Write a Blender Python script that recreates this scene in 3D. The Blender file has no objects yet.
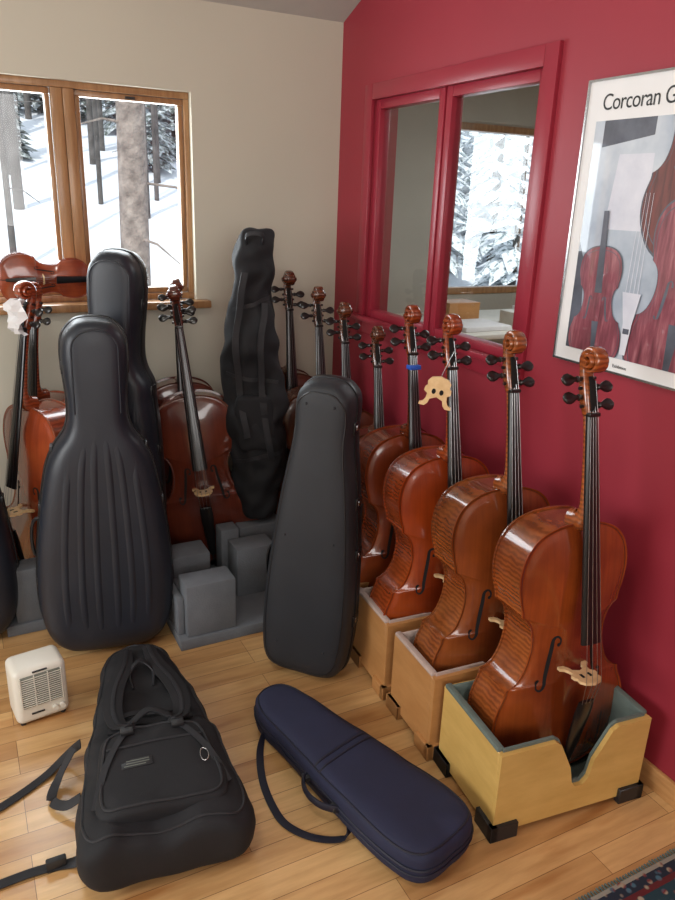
import bpy, bmesh, math, random
from mathutils import Vector, Matrix, noise
from mathutils.bvhtree import BVHTree
random.seed(7)
S = bpy.context.scene
try:
    S.view_settings.view_transform = 'Standard'
except Exception:
    pass
V = Vector
def rad(a): return math.radians(a)

# ------------------------------------------------------------------ materials
def c(r, g, b):
    def f(x):
        x /= 255.0
        return x/12.92 if x <= 0.04045 else ((x+0.055)/1.055)**2.4
    return (f(r), f(g), f(b), 1.0)

def base(name):
    m = bpy.data.materials.new(name); m.use_nodes = True
    nt = m.node_tree
    return m, nt, nt.nodes['Principled BSDF']

def mapping(nt, scale=(1, 1, 1), rot=(0, 0, 0)):
    tc = nt.nodes.new('ShaderNodeTexCoord'); mp = nt.nodes.new('ShaderNodeMapping')
    nt.links.new(tc.outputs['Object'], mp.inputs['Vector'])
    mp.inputs['Scale'].default_value = scale; mp.inputs['Rotation'].default_value = rot
    return mp.outputs['Vector']

def noise_n(nt, vec, scale, detail=3, rough=0.5):
    n = nt.nodes.new('ShaderNodeTexNoise'); n.inputs['Scale'].default_value = scale
    n.inputs['Detail'].default_value = detail; n.inputs['Roughness'].default_value = rough
    nt.links.new(vec, n.inputs['Vector']); return n.outputs['Fac']

def ramp(nt, fac, stops):
    r = nt.nodes.new('ShaderNodeValToRGB'); nt.links.new(fac, r.inputs['Fac'])
    el = r.color_ramp.elements
    el[0].position, el[0].color = stops[0]; el[1].position, el[1].color = stops[-1]
    for p, col in stops[1:-1]:
        e = el.new(p); e.color = col
    return r.outputs['Color']

def mix(nt, fac, a, b, mode='MIX'):
    m = nt.nodes.new('ShaderNodeMix'); m.data_type = 'RGBA'; m.blend_type = mode
    if isinstance(fac, (int, float)): m.inputs[0].default_value = fac
    else: nt.links.new(fac, m.inputs[0])
    for s, v in ((6, a), (7, b)):
        if isinstance(v, tuple): m.inputs[s].default_value = v
        else: nt.links.new(v, m.inputs[s])
    return m.outputs[2]

def bump(nt, b, h, strength, dist=0.002):
    n = nt.nodes.new('ShaderNodeBump'); n.inputs['Strength'].default_value = strength
    n.inputs['Distance'].default_value = dist
    nt.links.new(h, n.inputs['Height']); nt.links.new(n.outputs['Normal'], b.inputs['Normal'])

def dk(col, k): return (col[0]*k, col[1]*k, col[2]*k, 1)

def simple(name, col, rough=0.5, metal=0.0, coat=0.0, var=0.12, vscale=12, bstr=0.0, bscale=300, bdist=0.001, spec=0.5):
    m, nt, b = base(name)
    vec = mapping(nt)
    f = noise_n(nt, vec, vscale, 4)
    cc = ramp(nt, f, [(0.3, dk(col, 1-var)), (0.7, dk(col, 1+var))])
    nt.links.new(cc, b.inputs['Base Color'])
    b.inputs['Roughness'].default_value = rough; b.inputs['Metallic'].default_value = metal
    b.inputs['Coat Weight'].default_value = coat; b.inputs['Coat Roughness'].default_value = 0.1
    b.inputs['Specular IOR Level'].default_value = spec
    if bstr > 0:
        bump(nt, b, noise_n(nt, vec, bscale, 2), bstr, bdist)
    return m

def varnish(name, dark, mid, light, flame=True):
    m, nt, b = base(name)
    if flame:
        vec = mapping(nt)
        w = nt.nodes.new('ShaderNodeTexWave'); w.wave_type = 'BANDS'; w.bands_direction = 'Z'
        w.inputs['Scale'].default_value = 24; w.inputs['Distortion'].default_value = 5
        w.inputs['Detail'].default_value = 3; w.inputs['Detail Scale'].default_value = 1.4
        nt.links.new(vec, w.inputs['Vector'])
        a = ramp(nt, w.outputs['Fac'], [(0.1, dk(mid, 0.60)), (0.9, dk(mid, 1.10))])
    else:
        vec = mapping(nt, (90, 20, 2.5))
        a = ramp(nt, noise_n(nt, vec, 1.5, 3), [(0.25, dk(mid, 0.8)), (0.75, dk(mid, 1.14))])
    v2 = mapping(nt)
    f = noise_n(nt, v2, 4, 4)
    r1 = ramp(nt, f, [(0.36, (0.75, 0.75, 0.75, 1)), (0.60, (0, 0, 0, 1))])
    a = mix(nt, r1, a, dark)
    f2 = noise_n(nt, mapping(nt, (1, 1, 1), (1, 2, 3)), 3.3, 3)
    r2 = ramp(nt, f2, [(0.5, (0, 0, 0, 1)), (0.76, (0.55, 0.55, 0.55, 1))])
    a = mix(nt, r2, a, light)
    nt.links.new(a, b.inputs['Base Color'])
    b.inputs['Roughness'].default_value = 0.26
    b.inputs['Coat Weight'].default_value = 1.0; b.inputs['Coat Roughness'].default_value = 0.07
    return m

def wood(name, a_, b_, scale=(3, 40, 40), rough=0.35, coat=0.2):
    m, nt, b = base(name)
    vec = mapping(nt, scale)
    cc = ramp(nt, noise_n(nt, vec, 1.3, 5, 0.6), [(0.3, a_), (0.7, b_)])
    nt.links.new(cc, b.inputs['Base Color']); b.inputs['Roughness'].default_value = rough
    b.inputs['Coat Weight'].default_value = coat
    return m

def glass(name, f0=0.06):
    m, nt, b = base(name)
    nt.nodes.remove(b)
    out = nt.nodes['Material Output']
    tr = nt.nodes.new('ShaderNodeBsdfTransparent'); tr.inputs['Color'].default_value = (0.93, 0.96, 0.95, 1)
    gl = nt.nodes.new('ShaderNodeBsdfGlossy'); gl.inputs['Roughness'].default_value = 0.01
    lw = nt.nodes.new('ShaderNodeLayerWeight'); lw.inputs['Blend'].default_value = 0.5
    pw = nt.nodes.new('ShaderNodeMath'); pw.operation = 'POWER'; pw.inputs[1].default_value = 3.5
    nt.links.new(lw.outputs['Facing'], pw.inputs[0])
    ma = nt.nodes.new('ShaderNodeMath'); ma.operation = 'MULTIPLY_ADD'; ma.inputs[1].default_value = 0.9; ma.inputs[2].default_value = f0
    nt.links.new(pw.outputs[0], ma.inputs[0])
    mx = nt.nodes.new('ShaderNodeMixShader')
    nt.links.new(ma.outputs[0], mx.inputs[0]); nt.links.new(tr.outputs[0], mx.inputs[1])
    nt.links.new(gl.outputs[0], mx.inputs[2]); nt.links.new(mx.outputs[0], out.inputs['Surface'])
    return m

def floor_mat():
    m, nt, b = base('maple_floor')
    vec = mapping(nt)
    br = nt.nodes.new('ShaderNodeTexBrick'); nt.links.new(vec, br.inputs['Vector'])
    br.inputs['Scale'].default_value = 1; br.inputs['Brick Width'].default_value = 0.83
    br.inputs['Row Height'].default_value = 0.078; br.inputs['Mortar Size'].default_value = 0.0009
    br.inputs['Mortar Smooth'].default_value = 0.3
    br.offset = 0.37; br.offset_frequency = 3
    br.inputs['Color1'].default_value = c(220, 180, 126); br.inputs['Color2'].default_value = c(182, 136, 86)
    br.inputs['Mortar'].default_value = c(108, 72, 42)
    g = noise_n(nt, mapping(nt, (2.2, 18, 1)), 2.0, 5, 0.6)
    gr = ramp(nt, g, [(0.3, (0.80, 0.75, 0.68, 1)), (0.62, (1.03, 1.02, 1.0, 1))])
    a = mix(nt, 1.0, br.outputs['Color'], gr, 'MULTIPLY')
    k = noise_n(nt, mapping(nt, (1.2, 7, 1)), 1.6, 3)
    kr = ramp(nt, k, [(0.54, (1, 1, 1, 1)), (0.70, (0.68, 0.52, 0.40, 1))])
    a = mix(nt, 1.0, a, kr, 'MULTIPLY')
    nt.links.new(a, b.inputs['Base Color']); b.inputs['Roughness'].default_value = 0.3
    b.inputs['Coat Weight'].default_value = 0.25; b.inputs['Coat Roughness'].default_value = 0.2
    return m

def rug_mat():
    m, nt, b = base('rug_weave')
    vec = mapping(nt)
    sep = nt.nodes.new('ShaderNodeSeparateXYZ'); nt.links.new(vec, sep.inputs[0])
    mul = nt.nodes.new('ShaderNodeMath'); mul.operation = 'MULTIPLY'; mul.inputs[1].default_value = -4.0
    nt.links.new(sep.outputs['Y'], mul.inputs[0])
    band = ramp(nt, mul.outputs[0], [(0.0, c(150, 150, 140)), (0.05, c(28, 40, 58)), (0.16, c(96, 30, 36)), (0.22, c(30, 62, 74)), (0.5, c(160, 150, 130)), (0.55, c(24, 34, 60)), (1.0, c(80, 28, 34))])
    nt.nodes[-1].color_ramp.interpolation = 'CONSTANT'
    vo = nt.nodes.new('ShaderNodeTexVoronoi'); vo.inputs['Scale'].default_value = 42
    nt.links.new(vec, vo.inputs['Vector'])
    r = ramp(nt, vo.outputs['Distance'], [(0.25, (1, 1, 1, 1)), (0.4, (0, 0, 0, 1))])
    hue = ramp(nt, noise_n(nt, vec, 30, 1), [(0.4, c(170, 160, 140)), (0.5, c(120, 40, 44)), (0.6, c(70, 110, 130))])
    a = mix(nt, r, band, hue)
    nt.links.new(a, b.inputs['Base Color']); b.inputs['Roughness'].default_value = 0.95
    return m

def grad_mat(name, stops, scale=3, stretch=(1, 1, 1)):
    m, nt, b = base(name)
    cc = ramp(nt, noise_n(nt, mapping(nt, stretch), scale, 5, .6), stops)
    nt.links.new(cc, b.inputs['Base Color']); b.inputs['Roughness'].default_value = 0.5
    b.inputs['Coat Weight'].default_value = 1.0; b.inputs['Coat Roughness'].default_value = 0.02
    return m

M = {}
M['red'] = simple('red_wall_paint', c(150, 42, 56), 0.5, var=0.04, vscale=2, bstr=0.15, bscale=120)
M['redtrim'] = simple('red_trim_paint', c(148, 40, 56), 0.33, var=0.03, vscale=3)
M['beige'] = simple('beige_wall_paint', c(198, 193, 176), 0.7, var=0.02, vscale=2, bstr=0.15, bscale=100)
M['ceil'] = simple('ceiling_paint', c(186, 186, 180), 0.8, var=0.02)
M['floor'] = floor_mat()
M['trimwood'] = wood('honey_trim_wood', c(178, 128, 78), c(204, 156, 102), (6, 6, 40))
M['frame'] = wood('window_frame_wood', c(138, 98, 62), c(176, 134, 92), (30, 30, 3))
M['glass'] = glass('window_glass')
M['black'] = simple('ebony', c(20, 18, 18), 0.28, coat=0.3, var=0.2)
M['hard'] = simple('hard_case_shell', c(30, 34, 43), 0.42, var=0.15, vscale=6, bstr=0.4, bscale=260)
M['hard2'] = simple('textured_case_shell', c(30, 32, 37), 0.58, var=0.15, vscale=8, bstr=0.6, bscale=350)
M['nylon'] = simple('black_nylon', c(21, 21, 25), 0.8, var=0.2, vscale=7, bstr=0.6, bscale=400)
M['nylon2'] = simple('black_webbing', c(31, 31, 35), 0.65, var=0.2, vscale=30, bstr=0.5, bscale=500)
M['piping'] = simple('case_piping', c(20, 21, 24), 0.4)
M['navy'] = simple('navy_canvas', c(29, 32, 58), 0.78, var=0.12, vscale=9, bstr=0.6, bscale=420)
M['navyd'] = simple('navy_piping', c(20, 21, 38), 0.6)
M['metal'] = simple('nickel', c(180, 180, 182), 0.25, metal=1)
M['foam'] = simple('grey_foam', c(98, 101, 106), 0.95, var=0.1, vscale=14, bstr=0.6, bscale=160, bdist=0.003)
M['box1'] = wood('gold_plywood', c(198, 158, 86), c(218, 180, 106), (4, 4, 14), 0.4)
M['box2'] = wood('orange_plywood', c(176, 122, 70), c(196, 142, 88), (4, 4, 14), 0.42)
M['pad1'] = simple('sage_pad', c(100, 112, 106), 0.95, var=0.12, vscale=25, bstr=0.5, bscale=200)
M['pad2'] = simple('pink_pad', c(186, 164, 154), 0.95, var=0.1, vscale=25, bstr=0.5, bscale=200)
M['bridge'] = wood('bridge_maple', c(206, 168, 120), c(226, 192, 146), (30, 30, 30))
M['string'] = simple('steel_string', c(150, 150, 150), 0.3, metal=1)
M['purf'] = simple('purfling', c(34, 15, 8), 0.4)
M['fhole'] = simple('f_hole_dark', c(14, 8, 5), 0.9)
M['cream'] = simple('cream_plastic', c(218, 214, 202), 0.4, var=0.03)
M['grille'] = simple('heater_grille', c(112, 116, 106), 0.5)
M['dark'] = simple('dark_plastic', c(34, 34, 36), 0.45)
M['tape'] = simple('blue_tape', c(40, 90, 190), 0.5)
M['paper'] = simple('white_paper', c(228, 226, 226), 0.6, var=0.02)
M['snow'] = simple('snow', c(240, 243, 250), 0.8, var=0.08, vscale=0.9)
M['bark'] = simple('pine_bark', c(150, 138, 130), 0.95, var=0.4, vscale=9, bstr=1.0, bscale=12, bdist=0.05)
M['bark2'] = simple('dark_bark', c(92, 88, 86), 0.95, var=0.4, vscale=5)
M['curtain'] = simple('office_wall_paint', c(176, 174, 164), 0.8, var=0.05, vscale=3)
m_, nt_, b_ = base('snowy_needles')
nt_.links.new(ramp(nt_, noise_n(nt_, mapping(nt_), 14, 6, .65), [(0.40, c(120, 136, 140)), (0.50, c(244, 247, 252))]), b_.inputs['Base Color'])
M['needle'] = m_
m_, nt_, b_ = base('dark_needles')
nt_.links.new(ramp(nt_, noise_n(nt_, mapping(nt_), 9, 6, .6), [(0.42, c(70, 80, 74)), (0.62, c(214, 220, 224))]), b_.inputs['Base Color'])
M['needle2'] = m_
M['rug'] = rug_mat()

# ------------------------------------------------------------------ mesh builder
class MB:
    def __init__(s): s.v = []; s.f = []; s.m = []; s.s = []; s.mats = []
    def mi(s, mat):
        if mat not in s.mats: s.mats.append(mat)
        return s.mats.index(mat)
    def add(s, verts, faces, mat, smooth=False, T=None):
        b = len(s.v)
        for v in verts:
            v = V(v)
            s.v.append(T @ v if T is not None else v)
        if not isinstance(mat, list): k = s.mi(mat); ks = [k]*len(faces)
        else: ks = [s.mi(x) for x in mat]
        for f, k in zip(faces, ks):
            s.f.append(tuple(i+b for i in f)); s.m.append(k); s.s.append(smooth)
    def build(s, name, mat=None, sharp=38, parent=None, T=None):
        me = bpy.data.meshes.new(name)
        me.from_pydata([tuple(v) for v in s.v], [], s.f)
        for m in s.mats: me.materials.append(m)
        for p, k, sm in zip(me.polygons, s.m, s.s): p.material_index = k; p.use_smooth = sm
        bm = bmesh.new(); bm.from_mesh(me)
        if any(s.s): bmesh.ops.remove_doubles(bm, verts=bm.verts, dist=1e-5)
        bmesh.ops.recalc_face_normals(bm, faces=bm.faces)
        for e in bm.edges:
            if len(e.link_faces) == 2:
                try:
                    if e.calc_face_angle() > rad(sharp): e.smooth = False
                except Exception: pass
        bm.to_mesh(me); bm.free()
        ob = bpy.data.objects.new(name, me); S.collection.objects.link(ob)
        if T is not None: ob.matrix_world = T
        if parent is not None: ob.parent = parent
        return ob

def box(mb, lo, hi, mat, bev=0.0, seg=2, T=None):
    bm = bmesh.new()
    bmesh.ops.create_cube(bm, size=1)
    for v in bm.verts:
        v.co = V([(lo[i]+hi[i])/2 + v.co[i]*(hi[i]-lo[i]) for i in range(3)])
    if bev > 0:
        bmesh.ops.bevel(bm, geom=list(bm.edges), offset=bev, segments=seg, profile=0.5, affect='EDGES')
    bm.verts.ensure_lookup_table()
    mb.add([v.co.copy() for v in bm.verts], [[v.index for v in f.verts] for f in bm.faces], mat, bev > 0, T)
    bm.free()

def catmull(pts, n=6):
    pts = [V(p) for p in pts]; out = []
    for i in range(len(pts)-1):
        p0 = pts[i-1] if i > 0 else pts[0]*2-pts[1]
        p1, p2 = pts[i], pts[i+1]
        p3 = pts[i+2] if i+2 < len(pts) else pts[-1]*2-pts[-2]
        for k in range(n):
            t = k/n
            out.append(0.5*((2*p1)+(p2-p0)*t+(2*p0-5*p1+4*p2-p3)*t*t+(3*p1-p0-3*p2+p3)*t**3))
    out.append(pts[-1]); return out

def loft(mb, rings, mats, smooth=True, closed=True, capa=False, capb=False, T=None):
    n = len(rings[0]); vs = []; fs = []; ms = []
    for r in rings: vs += [V(p) for p in r]
    for i in range(len(rings)-1):
        m = mats[i] if isinstance(mats, list) else mats
        for j in range(n if closed else n-1):
            k = (j+1) % n
            fs.append((i*n+j, i*n+k, (i+1)*n+k, (i+1)*n+j)); ms.append(m)
    if capa: fs.append(tuple(range(n))[::-1]); ms.append(mats[0] if isinstance(mats, list) else mats)
    if capb:
        b = (len(rings)-1)*n; fs.append(tuple(b+i for i in range(n))); ms.append(mats[-1] if isinstance(mats, list) else mats)
    mb.add(vs, fs, ms, smooth, T)

def sweep(mb, pts, w, h, mat, side=(1, 0, 0), n=10, sq=2.0, T=None, sub=0):
    """tube along pts; w along side, h along normal; sq = superellipse power"""
    N0 = len(pts)
    W = list(w) if isinstance(w, (list, tuple)) else [w]*N0
    H = list(h) if isinstance(h, (list, tuple)) else [h]*N0
    pts = [V(p) for p in pts]
    if sub:
        pts = catmull(pts, sub)
        W = [q.x for q in catmull([V((a, 0, 0)) for a in W], sub)]
        H = [q.x for q in catmull([V((a, 0, 0)) for a in H], sub)]
    rings = []
    for i, p in enumerate(pts):
        t = (pts[min(i+1, len(pts)-1)]-pts[max(i-1, 0)])
        if t.length < 1e-9: t = V((0, 0, 1))
        t.normalize()
        sd = V(side); sd = sd-t*sd.dot(t)
        if sd.length < 1e-4: sd = V((0.3, 0.5, 0.8)); sd = sd-t*sd.dot(t)
        sd.normalize(); nn = t.cross(sd)
        r = []
        for k in range(n):
            a = 2*math.pi*(k+0.5)/n; ca, sa = math.cos(a), math.sin(a)
            x = math.copysign(abs(ca)**(2/sq), ca); y = math.copysign(abs(sa)**(2/sq), sa)
            r.append(p+sd*(W[i]*x)+nn*(H[i]*y))
        rings.append(r)
    loft(mb, rings, mat, True, True, True, True, T)

def ribbon(mb, pts, w, mat, side, th=0.0015, T=None, sub=5):
    sweep(mb, pts, w, th, mat, side, n=4, sq=2.0, T=T, sub=sub)

def extrude(mb, poly, off, mat, smooth=False, T=None):
    n = len(poly); a = [V(p) for p in poly]; b = [p+V(off) for p in a]
    fs = [tuple(range(n))[::-1], tuple(range(n, 2*n))]+[(i, (i+1) % n, n+(i+1) % n, n+i) for i in range(n)]
    mb.add(a+b, fs, mat, smooth, T)

def sphere(mb, ctr, r, mat, n=8, T=None):
    ctr = V(ctr); r = V(r) if isinstance(r, (tuple, list)) else V((r, r, r))
    rings = []
    for i in range(n+1):
        a = math.pi*i/n-math.pi/2
        rings.append([ctr+V((r.x*math.cos(a)*math.cos(b), r.y*math.cos(a)*math.sin(b), r.z*math.sin(a))) for b in [2*math.pi*j/(2*n) for j in range(2*n)]])
    loft(mb, rings, mat, True, T=T)

def place(loc, yaw=0, lean=0, side=0, scale=1):
    return Matrix.Translation(V(loc)) @ Matrix.Rotation(rad(yaw), 4, 'Z') @ Matrix.Rotation(rad(-lean), 4, 'X') @ Matrix.Rotation(rad(side), 4, 'Y') @ Matrix.Scale(scale, 4)

def cols(X, Y, Z, pos):
    m = Matrix.Identity(4)
    for i, q in enumerate((X, Y, Z, pos)):
        for j in range(3): m[j][i] = q[j]
    return m

# ------------------------------------------------------------------ cello
HALF_A = [(0, 0), (.055, .002), (.105, .012), (.150, .035), (.185, .070), (.208, .115), (.219, .165), (.217, .21), (.205, .25), (.191, .28), (.187, .300)]
HALF_B = [(.187, .300), (.166, .309), (.143, .332), (.126, .37), (.118, .41), (.118, .445), (.125, .475), (.138, .497), (.155, .511)]
HALF_C = [(.155, .511), (.157, .53), (.165, .56), (.171, .60), (.170, .635), (.160, .675), (.140, .708), (.110, .732), (.070, .747), (.035, .753), (0, .755)]
def half_outline(n=4):
    out = []
    for seg in (HALF_A, HALF_B, HALF_C):
        p = catmull([(x, 0, z) for x, z in seg], n)
        out += p[:-1]
    out.append(V((0, 0, .755)))
    return out
def loop_from_half(h):
    return h+[V((-p.x, p.y, p.z)) for p in h[-2:0:-1]]
CELLO_LOOP = loop_from_half(half_outline())
def normals(loop):
    n = len(loop); out = []
    for i in range(n):
        t = (loop[(i+1) % n]-loop[i-1]); t.normalize()
        out.append(V((t.z, 0, -t.x)))
    return out

def make_cello(name, T, mt, mr, hr=.058, white_tag=False, tape=False):
    mb = MB(); L = CELLO_LOOP; NN = normals(L)
    def ring(k, y, inset=0.0):
        r = []
        for p, nn in zip(L, NN):
            q = p-nn*inset
            t = V((0, 0, .12+(p.z/.755)*.5))
            q = q.lerp(t, k); r.append(V((q.x, y, q.z)))
        return r
    ks = [1, .86, .72, .56, .42, .3, .2, .12, .075, .042, .032, 0]
    e = hr+.005
    def arch(k, A): return A*(math.sin(math.pi/2*min(1, k*1.05))**1.3)-0.003*math.exp(-((k-.06)/.04)**2)
    rings = []; ms = []
    for k in ks: rings.append(ring(k, e+arch(k, .024)))
    rings += [ring(0, hr), ring(0, hr, .005), ring(0, -hr, .005), ring(0, -hr)]
    fr = [ring(k, -(e+arch(k, .028))) for k in ks[::-1]]
    rings += fr
    for i in range(len(ks)-1): ms.append(M['purf'] if ks[i] == .042 else mr)
    ms += [mr]*4 + [mt]
    kk = ks[::-1]
    for i in range(len(kk)-1): ms.append(M['purf'] if kk[i] == .032 else mt)
    loft(mb, rings, ms, True)
    bvh = BVHTree.FromPolygons([tuple(v) for v in mb.v], mb.f)
    def py(x, z):
        h = bvh.ray_cast(V((x, -1, z)), V((0, 1, 0)))
        return h[0].y if h[0] is not None else -e
    # f holes
    for s in (1, -1):
        P = catmull([(s*a, 0, b) for a, b in [(.044, .425), (.044, .440), (.053, .449), (.063, .440), (.066, .41), (.072, .37), (.079, .33), (.083, .305), (.093, .293), (.104, .300), (.104, .316)]], 4)
        n = len(P); vs = []; fs = []
        for i, p in enumerate(P):
            t = P[min(i+1, n-1)]-P[max(i-1, 0)]; t.normalize(); q = V((t.z, 0, -t.x))
            w = .0022+.0032*math.sin(math.pi*i/(n-1))**2
            for d in (-w, w):
                a = p+q*d; vs.append((a.x, py(a.x, a.z)-.0007, a.z))
        fs = [(2*i, 2*i+1, 2*i+3, 2*i+2) for i in range(n-1)]
        mb.add(vs, fs, M['fhole'])
        for cx, cz, rr in ((s*.048, .425, .0055), (s*.100, .318, .007)):
            vs = [(cx+rr*math.cos(a), py(cx, cz)-.0011, cz+rr*math.sin(a)) for a in [2*math.pi*j/12 for j in range(12)]]
            mb.add(vs, [tuple(range(12))], M['fhole'])
    # neck + heel
    sweep(mb, [(0, -.03, .757), (0, -.062, .762), (0, -.074, .79), (0, -.073, .83), (0, -.06, .95), (0, -.046, 1.035)],
          [.027, .025, .020, .018, .0155, .015], [.028, .030, .02, .0145, .0125, .012], mr, n=12, sub=3)
    # fingerboard
    fb = [(0, -.056-(1.035-z)*.16, z) for z in (.455, .6, .755, .9, 1.035)]
    sweep(mb, fb, [.032, .028, .024, .020, .016], [.008]*5, M['black'], n=12, sq=2.6)
    box(mb, (-.016, -.070, 1.033), (.016, -.044, 1.043), M['black'], .002)
    if tape:
        box(mb, (-.021, -.085, .985), (.021, -.052, 1.0), M['tape'], .002)
    # pegbox + scroll
    path = [V((0, -.049, 1.035)), V((0, -.040, 1.065)), V((0, -.030, 1.10)), V((0, -.021, 1.13))]
    w = [.0165, .020, .0185, .0155]; h = [.013, .0175, .016, .0135]
    cy, cz = -.046, 1.166
    N = 60
    for i in range(N):
        u = i/(N-1); a = rad(-32)+u*rad(360*2.25)
        r = .035-.029*u**.8
        path.append(V((0, cy+r*math.cos(a), cz+r*math.sin(a))))
        w.append(.0135+.018*u**.9); h.append(.0115-.0058*min(1, u*3.2))
    w[-1] = .031; h[-1] = .004
    sweep(mb, path, w, h, mr, n=14, sq=3.4)
    sweep(mb, [(-.033, cy, cz), (.033, cy, cz)], .007, .007, mr, side=(0, 0, 1), n=12)
    # pegbox cavity
    sweep(mb, [(0, -.0615, 1.045), (0, -.0585, 1.07), (0, -.047, 1.115), (0, -.037, 1.128)], [.009, .0115, .010, .006], [.0018]*4, M['fhole'], n=8, sq=4)
    # pegs
    for i, (z, s) in enumerate(((1.056, 1), (1.078, -1), (1.099, 1), (1.121, -1))):
        y = -.049+(z-1.035)*.28
        xs = [-.026, .0, .026, .030, .033, .040, .048, .058, .068, .074, .0765]
        ww = [.0045, .005, .006, .009, .006, .007, .0125, .0165, .014, .008, .002]
        hh = [.0045, .005, .006, .009, .006, .0055, .0065, .007, .006, .005, .002]
        sweep(mb, [(s*x, y, z) for x in xs], ww, hh, M['black'], side=(0, .5, 1), n=10)
    # bridge
    by = py(0, .355)
    prof = [(.046, -.004), (.046, .007), (.035, .013), (.030, .022), (.028, .036), (.038, .043), (.037, .055), (.031, .060), (.033, .072), (.024, .084), (0, .0905)]
    inn = [(.030, -.002), (.022, .008), (.018, .022), (0, .030)]
    poly = [(x, hgt) for x, hgt in prof]+[(-x, hgt) for x, hgt in prof[-2::-1]]
    poly += [(-x, hgt) for x, hgt in inn]+[(x, hgt) for x, hgt in inn[-2::-1]]
    extrude(mb, [(x, by-hgt, .351) for x, hgt in poly], (0, 0, .008), M['bridge'])
    for sx in (-.012, .012):
        box(mb, (sx-.004, by-.062, .3505), (sx+.004, by-.046, .3595), M['fhole'])
    # tailpiece
    sweep(mb, [(0, -.158, .290), (0, -.150, .25), (0, -.128, .15), (0, -.106, .055)], [.025, .027, .021, .012], [.004, .008, .008, .006], M['black'], n=12, sq=2.5)
    sweep(mb, [(0, -.106, .058), (0, -.088, .01), (0, -.06, .0), (0, -.02, -.006)], .003, .003, M['black'], n=6)
    sweep(mb, [(0, 0, .004), (0, 0, -.010), (0, 0, -.014)], [.013, .013, .009], [.013, .013, .009], M['black'], n=12)
    # strings
    for i in range(4):
        q = i-1.5
        a = V((q*.0072, -.0665, 1.037)); b = V((q*.016, by-.0905+abs(q)*.0035, .355)); d = V((q*.012, -.163, .285))
        sweep(mb, [a, b], .0008, .0008, M['string'], n=5); sweep(mb, [b, d], .0008, .0008, M['string'], n=5)
        sweep(mb, [a, (q*.004, -.05, 1.06+.02*i)], .0008, .0008, M['string'], n=5)
    if white_tag:
        vs = []; nx = 7
        for i in range(nx):
            for j in range(nx):
                x = -.05+.1*i/(nx-1); z = 1.02+.12*j/(nx-1)
                vs.append((x*(1-.4*j/nx), -.085+.02*math.sin(i*1.7+j)+.01*math.cos(j*2.1), z))
        mb.add(vs, [(i*nx+j, (i+1)*nx+j, (i+1)*nx+j+1, i*nx+j+1) for i in range(nx-1) for j in range(nx-1)], M['paper'])
    return mb.build(name, T=T)

def cello_mats(tag, d, m, l, d2=None, m2=None, l2=None):
    return (varnish('spruce_'+tag, c(*d), c(*m), c(*l), False), varnish('maple_'+tag, c(*(d2 or d)), c(*(m2 or m)), c(*(l2 or l)), True))
CM1 = cello_mats('orange', (90, 34, 14), (146, 66, 24), (182, 98, 40), (84, 36, 16), (158, 80, 34), (194, 118, 58))
CM2 = cello_mats('brown', (82, 34, 16), (140, 68, 28), (178, 104, 48), (78, 36, 18), (152, 80, 36), (192, 122, 62))
CM3 = cello_mats('redorange', (100, 32, 12), (154, 60, 20), (186, 90, 34), (90, 32, 14), (154, 66, 28), (190, 100, 46))
CM4 = cello_mats('amber', (88, 32, 14), (142, 60, 24), (176, 88, 38))
CME = cello_mats('mahogany', (66, 26, 18), (102, 44, 28), (126, 60, 38))
CMD = cello_mats('walnut', (56, 28, 16), (96, 48, 26), (118, 66, 38))
CMF = cello_mats('cherry', (98, 36, 18), (152, 66, 34), (182, 94, 50))

make_cello('cello', place((1.430, 1.315, .048), -5, 3, 0, 1.055), *CM1)
make_cello('cello', place((1.412, 1.595, .055), -6, 3, -.3, 1.045), *CM2)
make_cello('cello', place((1.405, 1.885, .065), -6, 3, -.5, 1.04), *CM3)
make_cello('cello', place((1.42, 2.15, .075), -6, 3, -.3, 1.025), *CM4, tape=True)
make_cello('cello', place((1.44, 2.43, .045), -8, 3, 0, .95), *CMD)
make_cello('cello', place((1.43, 2.68, .045), -8, 2.5, -.5, 1.0), *CMD)
make_cello('cello', place((1.425, 2.93, .045), -8, 2, -.5, 1.03), *CMD)
make_cello('cello', place((1.375, 3.19, .055), -6, .5, 0, 1.06), *CMD)
make_cello('cello', place((.915, 2.93, .075), -16, 3, -6.5, 1.02), *CME)
make_cello('cello', place((.865, 3.17, .10), -8, 1.0, -1, 1.0), *CME)
make_cello('cello', place((.215, 2.93, .09), -62, 2, 1, 1.03), *CMF, white_tag=True)
make_cello('cello', place((.30, 3.15, .06), -50, 1, -1, 1.03), *CMF)
make_cello('violin', cols((0, 0, -.47), (0, .47, 0), (.47, 0, 0), (.155, 3.275, 1.193+.105)), *CMF, hr=.036)

# spare bridge hanging beside the third cello
mb = MB()
prof = [(.046, 0), (.046, .007), (.035, .013), (.030, .022), (.028, .036), (.038, .043), (.037, .055), (.031, .060), (.033, .072), (.024, .084), (0, .0905)]
inn = [(.030, 0), (.022, .008), (.018, .022), (0, .030)]
poly = prof+[(-x, h) for x, h in prof[-2::-1]]+[(-x, h) for x, h in inn]+[(x, h) for x, h in inn[-2::-1]]
extrude(mb, [(x, -.004, z-.0905) for x, z in poly], (0, .008, 0), M['bridge'])
for sx in (-.011, .011): sweep(mb, [(sx, -.005, -.045), (sx, .005, -.045)], .006, .008, M['fhole'], n=10)
sweep(mb, [(0, 0, -.005), (.01, .0, .04), (.02, .005, .075)], .001, .001, M['string'], n=5)
mb.build('cello_bridge', T=place((1.295, 1.80, 1.145), -40, 0, 8, 1.1))

# ------------------------------------------------------------------ cases and bags
def outline(half, n=5): return loop_from_half(catmull([(x, 0, z) for x, z in half], n))

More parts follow.
